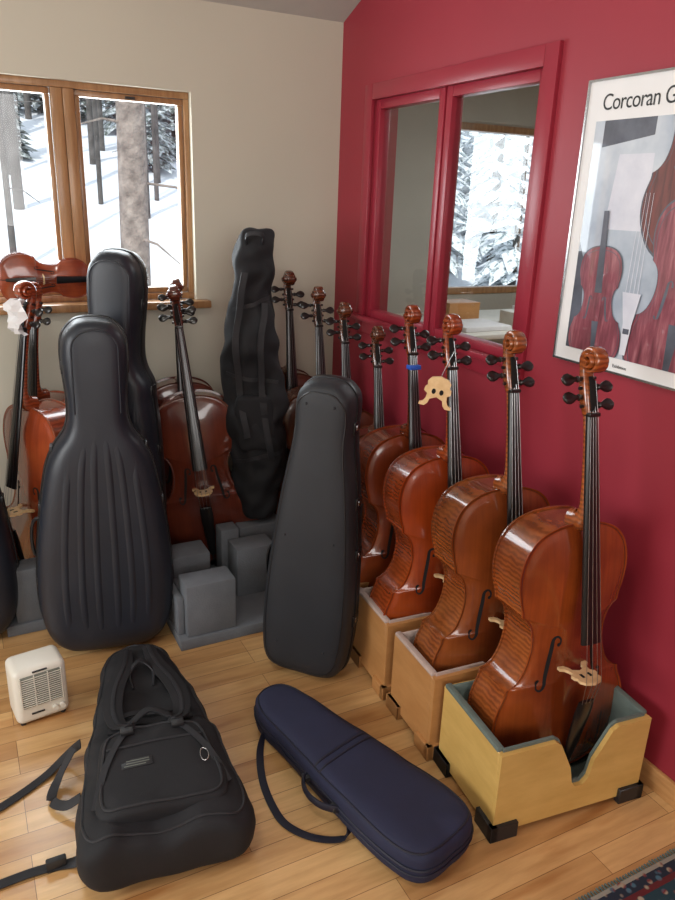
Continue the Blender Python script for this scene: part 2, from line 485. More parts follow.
def pillow(mb, half, hd, p, mat, spine, dfn=None, nth=9, lump=0.0, seed=0, n=5, quilt=0.0, qf=1.0):
    L = outline(half, n)
    rings = []
    for i in range(-nth, nth+1):
        a = math.pi/2*i/nth
        k = 1-abs(math.cos(a))**(2/p) if abs(i) < nth else 1.0
        y = -hd*math.copysign(abs(math.sin(a))**(2/p), a) if i else 0.0
        r = []
        for q in L:
            t = V((0, 0, min(max(q.z, spine[0]), spine[1])))
            g = q.lerp(t, k); g.y = y*(dfn(g.z) if dfn else 1)
            if lump:
                nv = noise.noise(V((g.x*6+seed, g.y*4, g.z*6)))+.5*noise.noise(V((g.x*17+seed, g.y*9, g.z*15)))
                g.y += (-1 if y < 0 else .2)*lump*nv
                g.x += lump*.5*noise.noise(V((seed+g.z*11, g.y*9, g.x*3)))
            if quilt:
                qq = quilt*(abs(math.sin(g.z*qf+g.x*3+1.5*noise.noise(V((g.x*5, g.y*5, g.z*3+seed)))))-.5)
                g.y += (-qq if y < 0 else qq); g.x += math.copysign(qq*.6, g.x)*(1-k)
            r.append(g)
        rings.append(r)
    loft(mb, rings, mat, True)
    bvh = BVHTree.FromPolygons([tuple(v) for v in mb.v], mb.f)
    def py(x, z, d=0.0):
        h = bvh.ray_cast(V((x, -2, z)), V((0, 1, 0)))
        return (h[0].y if h[0] is not None else 0)-d
    return L, py

def hw_at(half, z):
    b = 0
    for (x0, z0), (x1, z1) in zip(half[:-1], half[1:]):
        if z0 <= z <= z1 and z1 > z0: b = max(b, x0+(x1-x0)*(z-z0)/(z1-z0))
    return b

CASE = [(0, 0), (.08, 0), (.145, .008), (.195, .045), (.226, .11), (.239, .20), (.240, .30), (.231, .42), (.214, .55), (.195, .66), (.178, .73), (.150, .79), (.118, .835), (.102, .88), (.099, .95), (.106, 1.04), (.110, 1.12), (.099, 1.18), (.065, 1.22), (.03, 1.232), (0, 1.234)]

def hard_case(name, T, half, hd, mat, ridges=True, wheels=True, studs=False, dfn=None):
    mb = MB(); zt = half[-1][1]
    L, py = pillow(mb, half, hd, 4.2, mat, (.16, zt-.09), dfn)
    loopc = [p.copy() for p in L]; loopc.append(L[0].copy())
    sweep(mb, loopc, .012, .007, M['piping'], side=(0, 1, 0), n=6)
    if ridges:
        for f, za, zb in ((-.66, .10, .60), (-.40, .07, .68), (-.15, .06, .70), (.15, .06, .70), (.40, .07, .68), (.66, .10, .60)):
            P = []; hh = []
            for i in range(26):
                z = za+i/25*(zt*zb-za)
                x = f*hw_at(half, z)*(.9)
                P.append((x, py(x, z)+.003, z)); hh.append(.0065*min(1, .15+min(i, 25-i)/4))
            sweep(mb, P, .014, hh, mat, side=(1, 0, 0), n=10)
        P = []
        for i in range(25):
            a = math.pi*i/24
            x = .075*math.cos(a); z = zt-.10+.065*math.sin(a)
            P.append((x, py(x, z)+.001, z))
        P = [(.075, py(.075, zt-.32)+.001, zt-.32)]+P+[(-.075, py(-.075, zt-.32)+.001, zt-.32)]
        sweep(mb, P, .005, .003, mat, side=(0, 1, 0), n=8)
    for z in (.22*zt, .45*zt, .62*zt, .86*zt):
        for s in (1, -1):
            x = s*hw_at(half, z)
            box(mb, (x-.006, -.028, z-.022), (x+.006, .028, z+.022), M['piping'], .003)
            box(mb, (x-.008, -.012, z-.010), (x+.008, .012, z+.010), M['metal'] if studs else M['piping'], .003)
    x = -hw_at(half, .38*zt)
    sweep(mb, [(x, 0, .30*zt), (x-.02, 0, .31*zt), (x-.026, 0, .36*zt), (x-.016, 0, .41*zt), (x+.012, 0, .42*zt)], .011, .006, M['piping'], side=(0, 1, 0), n=8, sub=3)
    if studs:
        for x, z in ((-.55, .12), (.55, .12), (-.6, .5), (.6, .5), (-.5, .93), (.5, .93)):
            zz = z*zt; xx = x*hw_at(half, zz)
            sphere(mb, (xx, py(xx, zz), zz), .0045, M['nylon2'], 5)
        for f, rr in ((.86, .003),):
            E = [(q.x*f, py(q.x*f, (q.z-.5)*(f+.08)+.5)+.0005, (q.z-.5)*(f+.08)+.5) for q in L]
            sweep(mb, E+[E[0]], rr, rr, M['piping'], side=(0, 1, 0), n=6)
    if wheels:
        for s in (-.10, .10):
            sweep(mb, [(s-.012, .05, .022), (s+.012, .05, .022)], .022, .022, M['piping'], side=(0, 0, 1), n=14)
    return mb.build(name, T=T)

hard_case('cello_case', place((.374, 2.55, .006), -8, 4, 1.0, 1.0), CASE, .125, M['hard'])
CASEB = [(x*.80, z*1.13) for x, z in CASE[:11]]+[(x*.90, z*1.13) for x, z in CASE[11:]]
hard_case('cello_case', place((.475, 2.90, .048), -30, 2, 3.0, 1.0), CASEB, .11, M['hard'], dfn=None)
hard_case('cello_case', place((-.145, 2.80, .006), -6, 3, 0, .96), CASE, .13, M['hard'])
CASED = [(0, 0), (.07, 0), (.12, .012), (.15, .05), (.163, .13), (.166, .24), (.160, .38), (.149, .52), (.134, .66), (.117, .78), (.104, .86), (.098, .93), (.099, .99), (.092, 1.045), (.06, 1.08), (.03, 1.09), (0, 1.091)]
hard_case('cello_case', place((.995, 2.085, .006), -46, 2.5, 2.6, 1.0), CASED, .095, M['hard2'], ridges=False, studs=True)

# tall soft gig bag by the corner
mb = MB()
GB = [(0, 0), (.03, .0), (.07, .02), (.10, .10), (.122, .24), (.134, .42), (.132, .60), (.118, .74), (.100, .86), (.090, .98), (.082, 1.1), (.076, 1.19), (.066, 1.235), (.04, 1.25), (0, 1.247)]
L, py = pillow(mb, GB, .105, 2.8, M['nylon'], (.08, 1.16), dfn=lambda z: 1-.35*max(0, z-.5), lump=.045, seed=3, nth=14, n=10, quilt=.010, qf=13)
for x0, ph, z0_, z1_ in ((-.050, 0, .40, 1.08), (.055, 1.2, .30, .95)):
    P = []
    for i in range(15):
        z = z0_+i/14*(z1_-z0_); x = (x0+.016*math.sin(z*6+ph))*(1-.3*max(0, z-.5)); P.append((x, py(x, z)-.006-.022*abs(math.sin(z*5+ph)), z))
    ribbon(mb, P, .019, M['nylon2'], (1, .15, 0), .005, sub=2)
for z, tl in ((.30, .03), (.64, -.02), (.95, .02)):
    h = hw_at(GB, z)*.86
    P = [(h*t/6, py(h*t/6, z+tl*t/6)-.003, z+tl*t/6) for t in range(-6, 7)]
    ribbon(mb, P, .011, M['nylon2'], (0, 0, 1), .002, sub=2)
mp_ = MB(); PK0 = [(0, 0), (.05, 0), (.08, .02), (.085, .10), (.08, .20), (.06, .24), (0, .245)]
pillow(mp_, PK0, .03, 3.2, M['nylon'], (.06, .19), lump=.012, seed=9)
mb.add([V((p.x, p.y-.088, p.z+.33)) for p in mp_.v], mp_.f, M['nylon'], True)
sweep(mb, [(-.03, -.07, 1.19), (-.03, -.10, 1.225), (.03, -.10, 1.225), (.03, -.07, 1.19)], .010, .004, M['nylon2'], side=(0, 0, 1), n=6, sub=4)
for v in mb.v:
    z = v.z
    v.x += .016*math.sin(z*5.2+.6)*min(1, z*3)+.010*noise.noise(V((v.x*4, v.y*4, z*9)))
    v.y += -.05*max(0, z-.85)**1.3
    v.z += .012*noise.noise(V((v.x*14, 2.2, z*3)))+.16*v.x*max(0, z-.9)
mb.build('cello_gig_bag', T=place((1.10, 2.88, .275), -20, 2, -.3, 1))

# backpack-style gig bag lying on the floor
mb = MB()
BP = [(0, 0), (.10, 0), (.170, -.004), (.203, .012), (.217, .05), (.218, .11), (.212, .20), (.199, .31), (.183, .42), (.165, .53), (.147, .64), (.130, .73), (.112, .81), (.086, .865), (.04, .888), (0, .89)]
bf = lambda z: 1.0-.30*max(0, min(1, z-.1))
L, py = pillow(mb, BP, .088, 3.6, M['nylon'], (.14, .78), dfn=bf, lump=.030, seed=11, nth=12, n=8)
def edge_path(f, d=.0, sub=1): return [(p.x*f, py(p.x*f, (p.z-.4)*f+.4)-d, (p.z-.4)*f+.4) for p in L]
for f in (.92,):
    E = edge_path(f, .001); sweep(mb, E+[E[0]], .0035, .004, M['nylon2'], side=(0, 1, 0), n=6)
mp_ = MB()
PK = [(0, 0), (.10, 0), (.150, .008), (.168, .04), (.166, .12), (.154, .22), (.142, .28), (.12, .305), (.06, .318), (0, .32)]
pillow(mp_, PK, .036, 4.2, M['nylon'], (.08, .24), lump=.012, seed=4, nth=8)
mb.add([V((p.x, p.y-.078, p.z+.065)) for p in mp_.v], mp_.f, M['nylon'], True)
bv2 = BVHTree.FromPolygons([tuple(v) for v in mb.v], mb.f)
def py2(x, z, d=0):
    h = bv2.ray_cast(V((x, -2, z)), V((0, 1, 0))); return (h[0].y if h[0] else 0)-d
PL = outline(PK, 4); P = [(p.x*.9, 0, (p.z-.16)*.9+.16+.065) for p in PL]; P = [(a, py2(a, z, .002), z) for a, b, z in P]
sweep(mb, P+[P[0]], .0035, .004, M['nylon2'], side=(0, 1, 0), n=6)
P = [(-.13+.26*i/10, py2(-.13+.26*i/10, .30, .002), .30) for i in range(11)]
sweep(mb, P, .005, .003, M['nylon2'], side=(0, 0, 1), n=6)
for s in (-1, 1):
    P = [(s*.035, .80), (s*.05, .70), (s*.085, .60), (s*.10, .50), (s*.09, .42), (s*.06, .36)]
    P3 = [(x, py2(x, z, .012+.02*math.sin(math.pi*i/5)), z) for i, (x, z) in enumerate(P)]
    sweep(mb, P3, [.02, .028, .03, .03, .026, .018], [.006]*6, M['nylon'], side=(1, 0, 0), n=8, sub=4)
    sweep(mb, [(x, y-.007, z) for x, y, z in P3], [.007]*6, [.002]*6, M['nylon2'], side=(1, 0, 0), n=6, sub=4)
    P = [(s*.06, .37), (s*.10, .31), (s*.14, .22), (s*.17, .12)]
    ribbon(mb, [(x, py2(x, z, .007), z) for x, z in P], .012, M['nylon2'], (1, 0, 0), .002)
    box(mb, (s*.07-.018, py2(s*.07, .35)-.016, .335), (s*.07+.018, py2(s*.07, .35)-.004, .365), M['dark'], .003)
for z, w in ((.415, .017), (.47, .014)):
    P = [(-.12+.24*i/8, z+.008*math.sin(i*1.1+z*9)) for i in range(9)]
    ribbon(mb, [(x, py2(x, q, .012+.008*abs(math.sin(x*24))), q) for x, q in P], w, M['nylon'], (0, 0, 1), .003, sub=2)
P = [(-.055, py2(-.055, .37), .37), (-.05, py2(-.05, .40)-.035, .40), (0, py2(0, .43)-.055, .425), (.05, py2(.05, .40)-.035, .40), (.055, py2(.055, .37), .37)]
sweep(mb, P, .013, .006, M['nylon'], side=(0, 0, 1), n=8, sub=5)
P = [(-.03, py2(-.03, .62), .62), (-.035, py2(-.03, .66)-.02, .67), (.0, py2(0, .70)-.03, .70), (.035, py2(.03, .66)-.02, .67), (.03, py2(.03, .62), .62)]
sweep(mb, P, .010, .004, M['nylon2'], side=(0, 0, 1), n=6, sub=4)
box(mb, (-.095, py2(-.05, .245)-.001, .2165), (-.015, py2(-.05, .245)+.006, .2485), M['dark'], .001)
for q_ in (.2235, .2325, .2415):
    box(mb, (-.088+.006*(q_ > .23), py2(-.05, .245)-.0016, q_-.0012), (-.022-.010*(q_ < .23), py2(-.05, .245)+.002, q_+.0012), M['grille'])
R = [(.12+.011*math.cos(a), py2(.12, .20)-.012-.004*math.sin(a), .20+.02*math.sin(a)) for a in [2*math.pi*i/14 for i in range(15)]]
sweep(mb, R, .0014, .0014, M['metal'], side=(0, 1, 0), n=6)
d = V((.12, .99, 0)).normalized()
TB = cols((d.y, -d.x, 0), (0, 0, -1), tuple(d), (.308, 1.388, .092))
inv = TB.inverted()
def wp(pts): return [inv @ V(p) for p in pts]
for P in ([(.17, 1.90, .09), (.13, 1.94, .03), (.06, 1.90, .008), (-.06, 1.835, .006), (-.25, 1.76, .006)],
          [(.13, 1.52, .05), (.09, 1.56, .010), (.02, 1.575, .006), (-.06, 1.575, .006), (-.30, 1.56, .006)],
          [(.14, 1.72, .06), (.10, 1.74, .03), (.07, 1.79, .02), (.10, 1.86, .03), (.15, 1.89, .09)]):
    sweep(mb, wp(P), .016, .002, M['nylon2'], side=tuple(inv.to_3x3() @ V((-.2, 1, .0))), n=6, sub=6)
box(mb, (-.02, -.012, -.02), (.03, .006, .02), M['dark'], .004, T=inv @ Matrix.Translation((.05, 1.573, .012)))
mb.build('backpack_gig_bag', T=TB)

# blue violin case
mb = MB()
VC = [(0, 0), (.05, .0), (.095, .012), (.122, .045), (.132, .10), (.134, .17), (.130, .25), (.121, .34), (.112, .43), (.103, .52), (.095, .60), (.088, .68), (.078, .74), (.055, .785), (.025, .80), (0, .802)]
L, py = pillow(mb, VC, .058, 4.5, M['navy'], (.10, .73), lump=.006, seed=8, nth=10)
Lc = [V((p.x*1.0, -.006, p.z)) for p in L]
sweep(mb, Lc+[Lc[0].copy()], .0035, .004, M['navyd'], side=(0, 1, 0), n=6)
Lc = [V((p.x*1.0, .012, p.z)) for p in L]
sweep(mb, Lc+[Lc[0].copy()], .0025, .003, M['navyd'], side=(0, 1, 0), n=6)
E = [(p.x*.93, py(p.x*.93, (p.z-.4)*.965+.4), (p.z-.4)*.965+.4) for p in L]
sweep(mb, E+[E[0]], .0035, .003, M['navyd'], side=(0, 1, 0), n=6)
h = .112
P = [(h*.95*t/6, py(h*.95*t/6, .43+.0*t)-.001, .43) for t in range(-6, 7)]
sweep(mb, P, .004, .003, M['navyd'], side=(0, 0, 1), n=6)
P = [(h*.95*t/6, py(h*.95*t/6, .40)-.001, .405) for t in range(-6, 7)]
sweep(mb, P, .003, .003, M['navyd'], side=(0, 0, 1), n=6)
P = [(-.122, 0, .30), (-.138, -.004, .31), (-.160, -.010, .34), (-.164, -.012, .38), (-.150, -.008, .42), (-.125, -.004, .45), (-.105, 0, .45)]
sweep(mb, P, .012, .006, M['navyd'], side=(0, 1, 0), n=8, sub=4)
box(mb, (-.142, -.010, .30), (-.110, .006, .325), M['dark'], .003)
box(mb, (-.128, -.010, .435), (-.095, .006, .46), M['dark'], .003)
d = V((-.262, .965, 0)).normalized()
TV = cols((d.y, -d.x, 0), (0, 0, -1), tuple(d), (.968, 1.122, .060))
inv = TV.inverted()
P = [(.72, 1.78, .06), (.70, 1.77, .03), (.67, 1.72, .008), (.64, 1.62, .005), (.63, 1.52, .005), (.64, 1.44, .005), (.69, 1.37, .005), (.76, 1.33, .010), (.80, 1.36, .03), (.83, 1.38, .05)]
sweep(mb, [inv @ V(p) for p in P], .013, .002, M['navyd'], side=tuple(inv.to_3x3() @ V((.8, .55, 0))), n=6, sub=6)
mb.build('violin_case', T=TV)

# ------------------------------------------------------------------ cello box stands
def box_stand(T, W, D, H, mw, mpad, notch=True):
    mb = MB(); t = .014
    box(mb, (0, t, .02), (t, D, H), mw, .0015, 1)
    box(mb, (W-t, t, .02), (W, D, H), mw, .0015, 1)
    box(mb, (t, D-t, .02), (W-t, D, H), mw, .0015, 1)
    box(mb, (t, t, .02), (W-t, D-t, .030), mw)
    def front(y0, y1, mat, z0, z1, x0, x1, dn=0):
        m = W*.54
        poly = [(x0, z0), (x1, z0), (x1, z1)]
        N = [(m+.115-dn, z1), (m+.095-dn, z1-.012), (m+.045, z1-.10), (m+.035, z1-.155), (m+.018, z1-.175), (m-.008, z1-.175), (m-.022, z1-.155), (m-.035, z1-.10), (m-.078+dn, z1-.012), (m-.095+dn, z1)]
        poly += N+[(x0, z1)]
        extrude(mb, [(x, y0, z) for x, z in poly], (0, y1-y0, 0), mat)
    if notch: front(0, t, mw, .02, H, 0, W)
    else: box(mb, (0, 0, .02), (W, t, H), mw, .0015, 1)
    p = .008
    front(t, t+p, mpad, .05, H+.008, t, W-t)
    box(mb, (t, t+p, .05), (t+p*.8, D-t-p, H+.008), mpad, .003)
    box(mb, (W-t-p*.8, t+p, .05), (W-t, D-t-p, H+.008), mpad, .003)
    box(mb, (t, D-t-p, .05), (W-t, D-t, H+.010), mpad, .003)
    box(mb, (t, t, .030), (W-t, D-t, .034), mpad)
    box(mb, (-.001, .02, H-.004), (t+.006, D-.004, H+.010), mpad, .004)
    box(mb, (W-t-.006, .02, H-.004), (W+.001, D-.004, H+.010), mpad, .004)
    fm = M['dark'] if mw == M['box1'] else mw
    for x in (-.012, W-.075):
        for y in (-.012, D-.075):
            box(mb, (x, y, 0), (x+.087, y+.022 if y < 0 else y+.08, .05), fm, .002, 1)
            box(mb, (x if x < 0 else x+.065, y, 0), (x+.022 if x < 0 else x+.087, y+.085, .05), fm, .002, 1)
    return mb.build('cello_box_stand', T=T)
box_stand(place((1.130, 1.160, 0), -6.5), .497, .315, .280, M['box1'], M['pad1'])
box_stand(place((1.145, 1.495, 0), -4), .515, .265, .290, M['box2'], M['pad2'])
box_stand(place((1.165, 1.805, 0), -4), .50, .262, .290, M['box2'], M['pad2'])
box_stand(place((1.205, 2.105, 0), -4), .475, .262, .285, M['box2'], M['pad2'])

# ------------------------------------------------------------------ foam stands
mb = MB(); F = M['foam']
box(mb, (.60, 2.36, 0), (1.12, 3.28, .045), F, .004)
box(mb, (.630, 2.37, .045), (.825, 2.485, .262), F, .006)
box(mb, (.602, 2.40, .045), (.629, 2.76, .20), F, .005)
box(mb, (.636, 2.486, .045), (.80, 2.60, .185), F, .005)
box(mb, (.60, 2.61, .045), (.80, 2.74, .265), F, .006)
box(mb, (.905, 2.58, .045), (1.075, 2.70, .262), F, .006)
box(mb, (.88, 2.71, .045), (.96, 2.79, .30), F, .006)
box(mb, (.985, 2.77, .045), (1.19, 2.99, .268), F, .005)
mb.build('foam_instrument_stand')
mb = MB()
box(mb, (.02, 2.72, 0), (.59, 3.28, .045), F, .004)
box(mb, (.06, 2.73, .045), (.17, 2.83, .27), F, .006)
mb.build('foam_instrument_stand')
mb = MB()
box(mb, (1.16, 2.38, 0), (1.66, 3.29, .028), F, .004)
mb.build('foam_instrument_stand')

# ------------------------------------------------------------------ heater
mb = MB()
box(mb, (0, 0, .006), (.165, .125, .205), M['cream'], .022, 4)
box(mb, (.018, -.004, .068), (.147, .02, .186), M['grille'], .006, 2)
for i in range(14):
    z = .075+i*.0078
    box(mb, (.022, -.0065, z), (.143, -.002, z+.0022), M['cream'], .0006, 1)
for x in (.020, .062, .104, .145): box(mb, (x-.0015, -.007, .070), (x+.0015, -.002, .185), M['cream'])
for x in (.118, .140):
    sweep(mb, [(x, -.012, .043), (x, .004, .043)], .009, .009, M['cream'], side=(0, 0, 1), n=16)
box(mb, (.045, -.002, .04), (.085, .004, .046), M['dark'])
box(mb, (.060, -.001, .192), (.105, .004, .196), M['dark'])
for x in (.02, .145):
    for y in (.02, .105): sweep(mb, [(x, y, 0), (x, y, .012)], .009, .009, M['dark'], n=10)
mb.build('space_heater', T=place((.012, 2.155, 0), 8))

# ------------------------------------------------------------------ rug
mb = MB()
box(mb, (.1, -1.9, 0), (1.62, 0, .012), M['rug'], .003)
for i in range(150):
    x = .105+i*.0101
    box(mb, (x, 0, .001), (x+.004, .014+.004*random.random(), .005), M['pad1'])
mb.build('oriental_rug', T=Matrix.Translation((0, .905, 0)))

# ------------------------------------------------------------------ room shell
XR, YB, XL, YF = 1.70, 3.33, -2.6, -2.2
def ceil_z(y): return 2.40+.38*(YB-y)
mb = MB(); box(mb, (XL-.15, YF-.15, -.1), (XR+.12, YB+.15, 0), M['floor']); mb.build('floor')
OX0, OX1, OZ0, OZ1 = -.20, .985, 1.175, 2.055
mb = MB(); B_ = M['beige']; y0, y1 = YB, YB+.15
box(mb, (XL, y0, 0), (OX0, y1, 2.5), B_); box(mb, (OX1, y0, 0), (XR+.12, y1, 2.5), B_)
box(mb, (OX0, y0, 0), (OX1, y1, OZ0), B_); box(mb, (OX0, y0, OZ1), (OX1, y1, 2.5), B_)
mb.build('wall_back')
QY0, QY1, QZ0, QZ1 = 1.945, 3.01, 1.13, 2.055
mb = MB(); R_ = M['red']; x0, x1 = XR, XR+.12
def rw(ya, yb, za, zb=None):
    if zb is not None: box(mb, (x0, ya, za), (x1, yb, zb), R_)
    else:
        poly = [(x0, ya, za), (x0, yb, za), (x0, yb, ceil_z(yb)+.05), (x0, ya, ceil_z(ya)+.05)]
        extrude(mb, poly, (x1-x0, 0, 0), R_)
rw(YF, QY0, 0); rw(QY1, YB, 0); rw(QY0, QY1, 0, QZ0); rw(QY0, QY1, QZ1)
mb.build('wall_right')
mb = MB(); extrude(mb, [(XL-.15, YF, 0), (XL-.15, YB, 0), (XL-.15, YB, 2.45), (XL-.15, YF, 4.6)], (.15, 0, 0), B_); mb.build('wall_left')
mb = MB(); box(mb, (XL-.15, YF-.15, 0), (XR+.12, YF, 4.6), B_); mb.build('wall_front')
mb = MB()
extrude(mb, [(XL-.15, YB+.15, ceil_z(YB+.15)), (XL-.15, YF-.15, ceil_z(YF-.15)), (XL-.15, YF-.15, ceil_z(YF-.15)+.12), (XL-.15, YB+.15, ceil_z(YB+.15)+.12)], (XR+.12-XL+.15, 0, 0), M['ceil'])
mb.build('ceiling')
mb = MB(); box(mb, (XR-.014, YF, 0), (XR, YB, .075), M['trimwood'], .003); mb.build('baseboard_right')
mb = MB(); box(mb, (XL, YB-.014, 0), (XR-.014, YB, .075), M['trimwood'], .003); mb.build('baseboard_back')

# back window (wood)
par = bpy.data.objects.new('window_1', None); S.collection.objects.link(par)
mb = MB(); fr = M['frame']; ya, yb = YB+.035, YB+.115
def fbar(xa, xb, za, zb, d=0): box(mb, (xa, ya+d, za), (xb, yb-d, zb), fr, .002)
e_ = .0008
fbar(OX0, OX1, OZ1-.026, OZ1); fbar(OX0, OX1, OZ0+.013, OZ0+.040)
fbar(OX0, OX0+.028, OZ0+.040+e_, OZ1-.026-e_, .001); fbar(OX1-.022, OX1, OZ0+.040+e_, OZ1-.026-e_, .001)
fbar(.425, .469, OZ0+.040+e_, OZ1-.026-e_, .001); fbar(.471, .515, OZ0+.040+e_, OZ1-.026-e_, .001)
for a, b in ((OX0+.028, .425), (.515, OX1-.022)):
    for (xa, xb, za, zb) in ((a+.003, a+.022, OZ0+.066, OZ1-.051), (b-.022, b-.003, OZ0+.066, OZ1-.051), (a+.003, b-.003, OZ0+.042, OZ0+.065), (a+.003, b-.003, OZ1-.050, OZ1-.028)):
        fbar(xa, xb, za, zb, .018)
mb.build('window_frame', parent=par)
def pane(name, pts, par):
    mb = MB(); mb.add(pts, [(0, 1, 2, 3)], M['glass']); mb.build(name, parent=par)
yy = YB+.075
pane('window_glass', [(OX0+.03, yy, OZ0+.05), (.425, yy, OZ0+.05), (.425, yy, OZ1-.04), (OX0+.03, yy, OZ1-.04)], par)
pane('window_glass_b', [(.515, yy, OZ0+.05), (OX1-.024, yy, OZ0+.05), (OX1-.024, yy, OZ1-.04), (.515, yy, OZ1-.04)], par)
mb = MB(); box(mb, (OX0-.05, YB-.055, OZ0-.022), (OX1+.055, YB+.10, OZ0+.012), fr, .006); mb.build('window_sill', parent=par)
mb = MB(); box(mb, (.46, YB+.028, OZ0+.05), (.478, YB+.036, OZ0+.09), M['metal'], .002); box(mb, (.72, YB+.048, OZ1-.045), (.76, YB+.054, OZ1-.035), M['dark']); mb.build('window_latch', parent=par)

# interior window in the red wall
par = bpy.data.objects.new('window_2', None); S.collection.objects.link(par)
mb = MB(); rt = M['redtrim']
def tb(xa, xb, ya, yb, za, zb, bv=.002): box(mb, (xa, ya, za), (xb, yb, zb), rt, bv)
tb(XR-.016, XR+.004, QY0-.062, QY0, QZ0-.07, QZ1+.062); tb(XR-.016, XR+.004, QY1, QY1+.062, QZ0-.07, QZ1+.062)
tb(XR-.016, XR+.004, QY0+e_, QY1-e_, QZ1, QZ1+.062); tb(XR-.016, XR+.004, QY0+e_, QY1-e_, QZ0-.07, QZ0)
tb(XR-.045, XR-.0165, QY0-.075, QY1+.075, QZ0-.012, QZ0+.008)
mb.build('casing', parent=par)
mb = MB()
xa, xb = XR+.008, XR+.060; mid = 2.49
for a, b in ((QY0, mid-.006), (mid+.006, QY1)):
    w = .036
    tb(xa, xb, a, a+w, QZ0, QZ1); tb(xa, xb, b-w, b, QZ0, QZ1); tb(xa, xb, a+w+e_, b-w-e_, QZ0, QZ0+w); tb(xa, xb, a+w+e_, b-w-e_, QZ1-w, QZ1)
tb(xa+.01, xb, mid-.005, mid+.005, QZ0, QZ1)
mb.build('sashes', parent=par)
xx = XR+.030
for i, (a, b) in enumerate(((QY0+.033, mid-.04), (mid+.04, QY1-.033))):
    pane('pane_%d' % i, [(xx, a, QZ0+.033), (xx, b, QZ0+.033), (xx, b, QZ1-.033), (xx, a, QZ1-.033)], par)

# room beyond the interior window
AX0, AX1, AY0, AY1 = XR+.12, 5.2, .2, 4.7
B2 = M['curtain']
mb = MB(); box(mb, (AX0, AY0, -.1), (AX1, AY1, 0), M['floor']); mb.build('floor_office')
mb = MB(); box(mb, (AX0, AY0, 2.5), (AX1+.1, AY1+.12, 2.6), M['ceil']); mb.build('ceiling_office')
wx0, wx1, wz0, wz1 = 3.22, 4.75, .98, 2.20
mb = MB()
box(mb, (AX0-.12, AY1, 0), (wx0, AY1+.12, 2.5), B2); box(mb, (wx1, AY1, 0), (AX1, AY1+.12, 2.5), B2)
box(mb, (wx0, AY1, 0), (wx1, AY1+.12, wz0), B2); box(mb, (wx0, AY1, wz1), (wx1, AY1+.12, 2.5), B2)
mb.build('wall_office_back')
mb = MB(); box(mb, (AX1, AY0, 0), (AX1+.1, AY1+.12, 2.5), B2); mb.build('wall_office_right')
mb = MB(); box(mb, (AX0, AY0-.1, 0), (AX1+.1, AY0, 2.5), B2); mb.build('wall_office_front')
mb = MB(); box(mb, (AX0-.12, YB+.15, 0), (AX0, AY1, 2.5), B2); mb.build('wall_office_left')
par = bpy.data.objects.new('window_3', None); S.collection.objects.link(par)
mb = MB()
for (a, b, d_, e) in ((wx0, wx0+.05, wz0+.05, wz1-.05), (wx1-.05, wx1, wz0+.05, wz1-.05), (wx0, wx1, wz0, wz0+.049), (wx0, wx1, wz1-.049, wz1)):
    box(mb, (a, AY1-.01, d_), (b, AY1+.07, e), M['frame'], .002)
mb.build('frame', parent=par)
pane('pane', [(wx0+.05, AY1+.04, wz0+.05), (wx1-.05, AY1+.04, wz0+.05), (wx1-.05, AY1+.04, wz1-.05), (wx0+.05, AY1+.04, wz1-.05)], par)
mb = MB()
box(mb, (2.5, 3.5, .87), (4.3, 4.4, .90), M['cream'], .004)
for x in (2.55, 4.2):
    for y in (3.55, 4.3): box(mb, (x, y, 0), (x+.05, y+.05, .869), M['frame'])
mb.build('work_table')
mb = MB()
box(mb, (2.75, 3.6, .901), (3.1, 3.9, .93), M['paper'], .003); box(mb, (3.2, 3.65, .901), (3.5, 3.85, .99), M['cream'], .004)
box(mb, (2.9, 4.0, .901), (3.15, 4.2, 1.02), M['box2'], .004); box(mb, (3.6, 3.9, .901), (3.9, 4.2, .96), M['paper'], .004)
mb.build('paper_stack')

# ------------------------------------------------------------------ poster
par = bpy.data.objects.new('framed_poster', None); S.collection.objects.link(par)
PY0, PZ0, PW, PH = 1.742, 1.193, .60, .80
def pm(a, b, x=0.0): return V((XR-.012-x, PY0-a, PZ0+b))
mb = MB(); box(mb, (XR-.012, PY0-PW, PZ0), (XR, PY0, PZ0+PH), M['paper']); mb.build('sheet', parent=par)
mb = MB()
t = .006
for (a0, a1, b0, b1) in ((0, t, t, PH-t), (PW-t, PW, t, PH-t), (0, PW, 0, t), (0, PW, PH-t, PH)):
    box(mb, (XR-.018, PY0-a1, PZ0+b0), (XR-.001, PY0-a0, PZ0+b1), M['metal'])
mb.build('thin_frame', parent=par)
ART = grad_mat('poster_background', [(0.3, c(128, 140, 158)), (0.5, c(168, 178, 192)), (0.7, c(204, 210, 218))], 3)
AR2 = grad_mat('poster_magenta_wood', [(0.3, c(92, 34, 46)), (0.5, c(130, 58, 72)), (0.7, c(166, 100, 108))], 5, (1, 12, 1.6))
AR3 = grad_mat('poster_crimson_wood', [(0.3, c(70, 26, 26)), (0.7, c(120, 52, 48))], 5, (1, 12, 1.6))
AR4 = grad_mat('poster_lilac', [(0.3, c(192, 194, 208)), (0.7, c(224, 224, 232))], 6)
AR5 = grad_mat('poster_slate', [(0.3, c(58, 60, 72)), (0.7, c(92, 96, 110))], 8)
def quad(mb, pts, mat, x): mb.add([pm(a, b, x) for a, b in pts], [tuple(range(len(pts)))], mat)
mb = MB()
quad(mb, [(.045, .045), (PW-.04, .045), (PW-.04, .69), (.045, .69)], ART, .0006)
quad(mb, [(.13, .40), (.27, .40), (.27, .60), (.15, .60)], AR4, .0009)
quad(mb, [(.045, .045), (.10, .045), (.075, .30), (.045, .36)], AR5, .0009)
quad(mb, [(.08, .62), (.26, .645), (.26, .69), (.08, .69)], AR5, .0010)
ml = [0]
